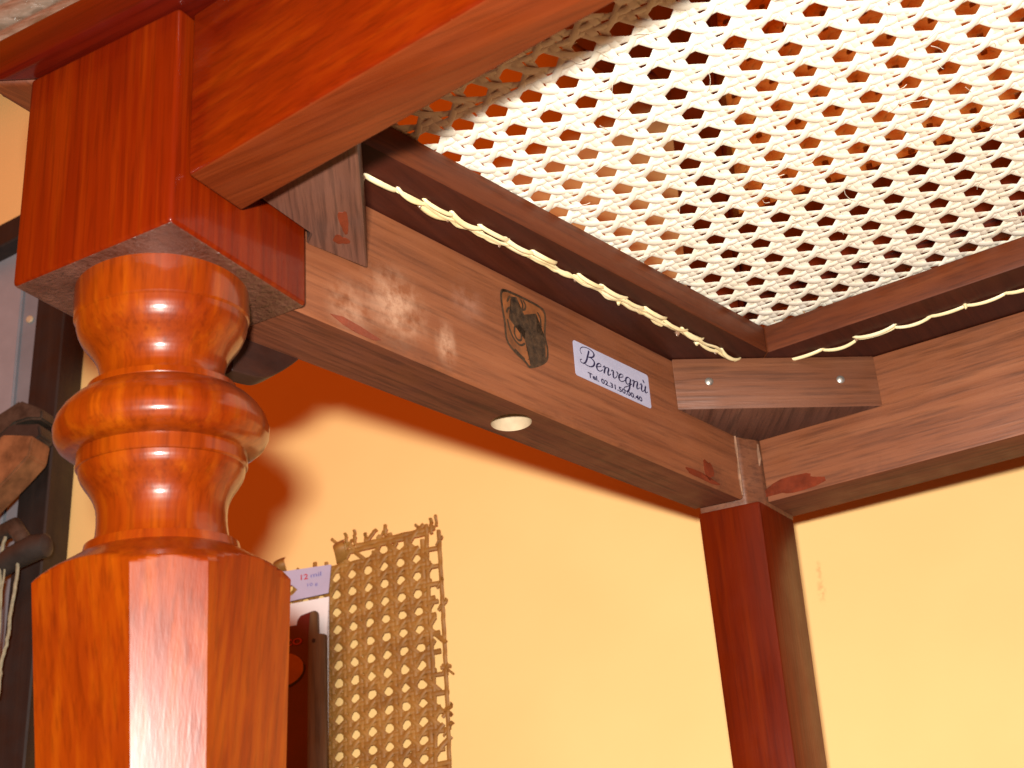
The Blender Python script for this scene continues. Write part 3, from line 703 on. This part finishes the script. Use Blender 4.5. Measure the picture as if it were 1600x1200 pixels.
# ------------------------------------------------------------------ left edge: rack with grey sheet, hanging tools, string
rk_ = empty('tool_rack', WP(-.45, -.3, .012), 'dark timber rack framing a grey metal sheet at the left edge', 'rack')
slab('upright', WP, [(-.4075, -.3), (-.3868, -.3), (-.3778, .2880), (-.3980, .2880)], .001, .025, M['post'], rk_, .001, 1)
slab('top_bar', WP, [(-.52, .262), (-.3985, .2952), (-.3775, .2885), (-.3775, .3160), (-.3985, .3130), (-.52, .279)], .001, .0246, M['post'], rk_, .001, 1)
slab('sheet', WP, [(-.60, -.3), (-.4200, -.3), (-.4200, .290), (-.60, .262)], .002, .0120, M['panel'], rk_, .0008, 2)
slab('sheet_edge', WP, [(-.4196, -.3), (-.4080, -.3), (-.4010, .288), (-.4196, .288)], .002, .0100, M['flange'], rk_, .0008, 2)
slab('bolt', WP, [(-.4135 + .0026*math.cos(k*.524), .2372 + .0026*math.sin(k*.524)) for k in range(12)], .0100, .0116, M['plug'], rk_, .0005, 1)

def clamp(label, pts, secs, mats, names):
    t = empty('clamp', WP(pts[0][0], pts[0][1], .03), label, 'clamp')
    for pl, (d0, d1), m, n in zip(pts[1:], secs, mats, names): slab(n, WP, pl, d0, d1, M[m], t, .0012, 2)
    return t
clamp('clamp with worn brown pads hanging against the grey sheet at left edge',
      [(-.40, .14), [(-.425, .150), (-.4030, .1590), (-.3930, .1635), (-.3770, .1545), (-.3766, .1478), (-.3860, .1500), (-.3950, .1490), (-.425, .128)],
       [(-.425, .126), (-.3965, .1480), (-.3860, .1460), (-.3768, .1445), (-.3752, .1365), (-.425, .098)],
       [(-.410, .1090), (-.3960, .1380), (-.3865, .1360), (-.3744, .1330), (-.3760, .1210), (-.3870, .1110), (-.410, .092)]],
      [(.028, .042), (.030, .044), (.034, .052)], ['toolmetal', 'rubber', 'toolwood'], ['jaw', 'jaw', 'pad'])
kn = empty('rubber_handled_tool', WP(-.385, .06, .035), 'black rubber handle sticking out from the rack above the string', 'tool')
tube('handle', [WP(-.43, .050, .036), WP(-.405, .0590, .040), WP(-.388, .0655, .042), WP(-.374, .0690, .043), WP(-.3665, .0692, .043), WP(-.3645, .0690, .043)], [.0050, .0056, .0070, .0074, .0066, .0035], M['rubber'], kn, 14)
tube('lever', [WP(-.43, .085, .036), WP(-.402, .083, .038), WP(-.3900, .0850, .040), WP(-.3830, .0765, .042), WP(-.380, .070, .042)], [.005, .005, .0055, .0046, .003], M['toolmetal'], kn, 12)
stg = empty('string', WP(-.386, -.02, .04), 'pale looped string hanging below the black rubber handle', 'string')
rz = random.Random(4)
def cord(pts, r): return tube('cord', [WP(u + rz.uniform(-.0003, .0003), z, .045 + rz.uniform(-.0005, .0005)) for u, z in catmull(pts, 5)], r, M['string'], stg, 6)
cord([(-.392, .078), (-.3940, .066), (-.3928, .048), (-.3938, .030), (-.3918, .012), (-.3905, -.004), (-.3880, -.0135)], .0010)
cord([(-.3830, .066), (-.3822, .052), (-.3842, .034), (-.3850, .018), (-.3880, .006), (-.3875, -.004), (-.3885, -.0135)], .0010)
cord([(-.3900, .070), (-.3912, .040), (-.3900, .010), (-.3890, -.010), (-.3895, -.05), (-.3900, -.09)], .0006)

# plastic-wrapped bundle on the wall above the seat's left corner
bd_ = empty('plastic_bundle', WP(-.45, .43, .02), 'clear plastic wrapped bundle above the left corner of the seat', 'bundle')
for i, (z, r) in enumerate(((.432, .011), (.4445, .0022), (.458, .010), (.478, .010))):
    tube('wrapped_roll', [WP(-.56 + .028*k, z - .03 + .028*k*.27, .035 + .002*math.sin(k*1.7+i)) for k in range(11)], [r*(1 + .08*math.sin(k*2.3+i)) for k in range(11)], M['plastic'] if i != 1 else M['amber'], bd_, 14)
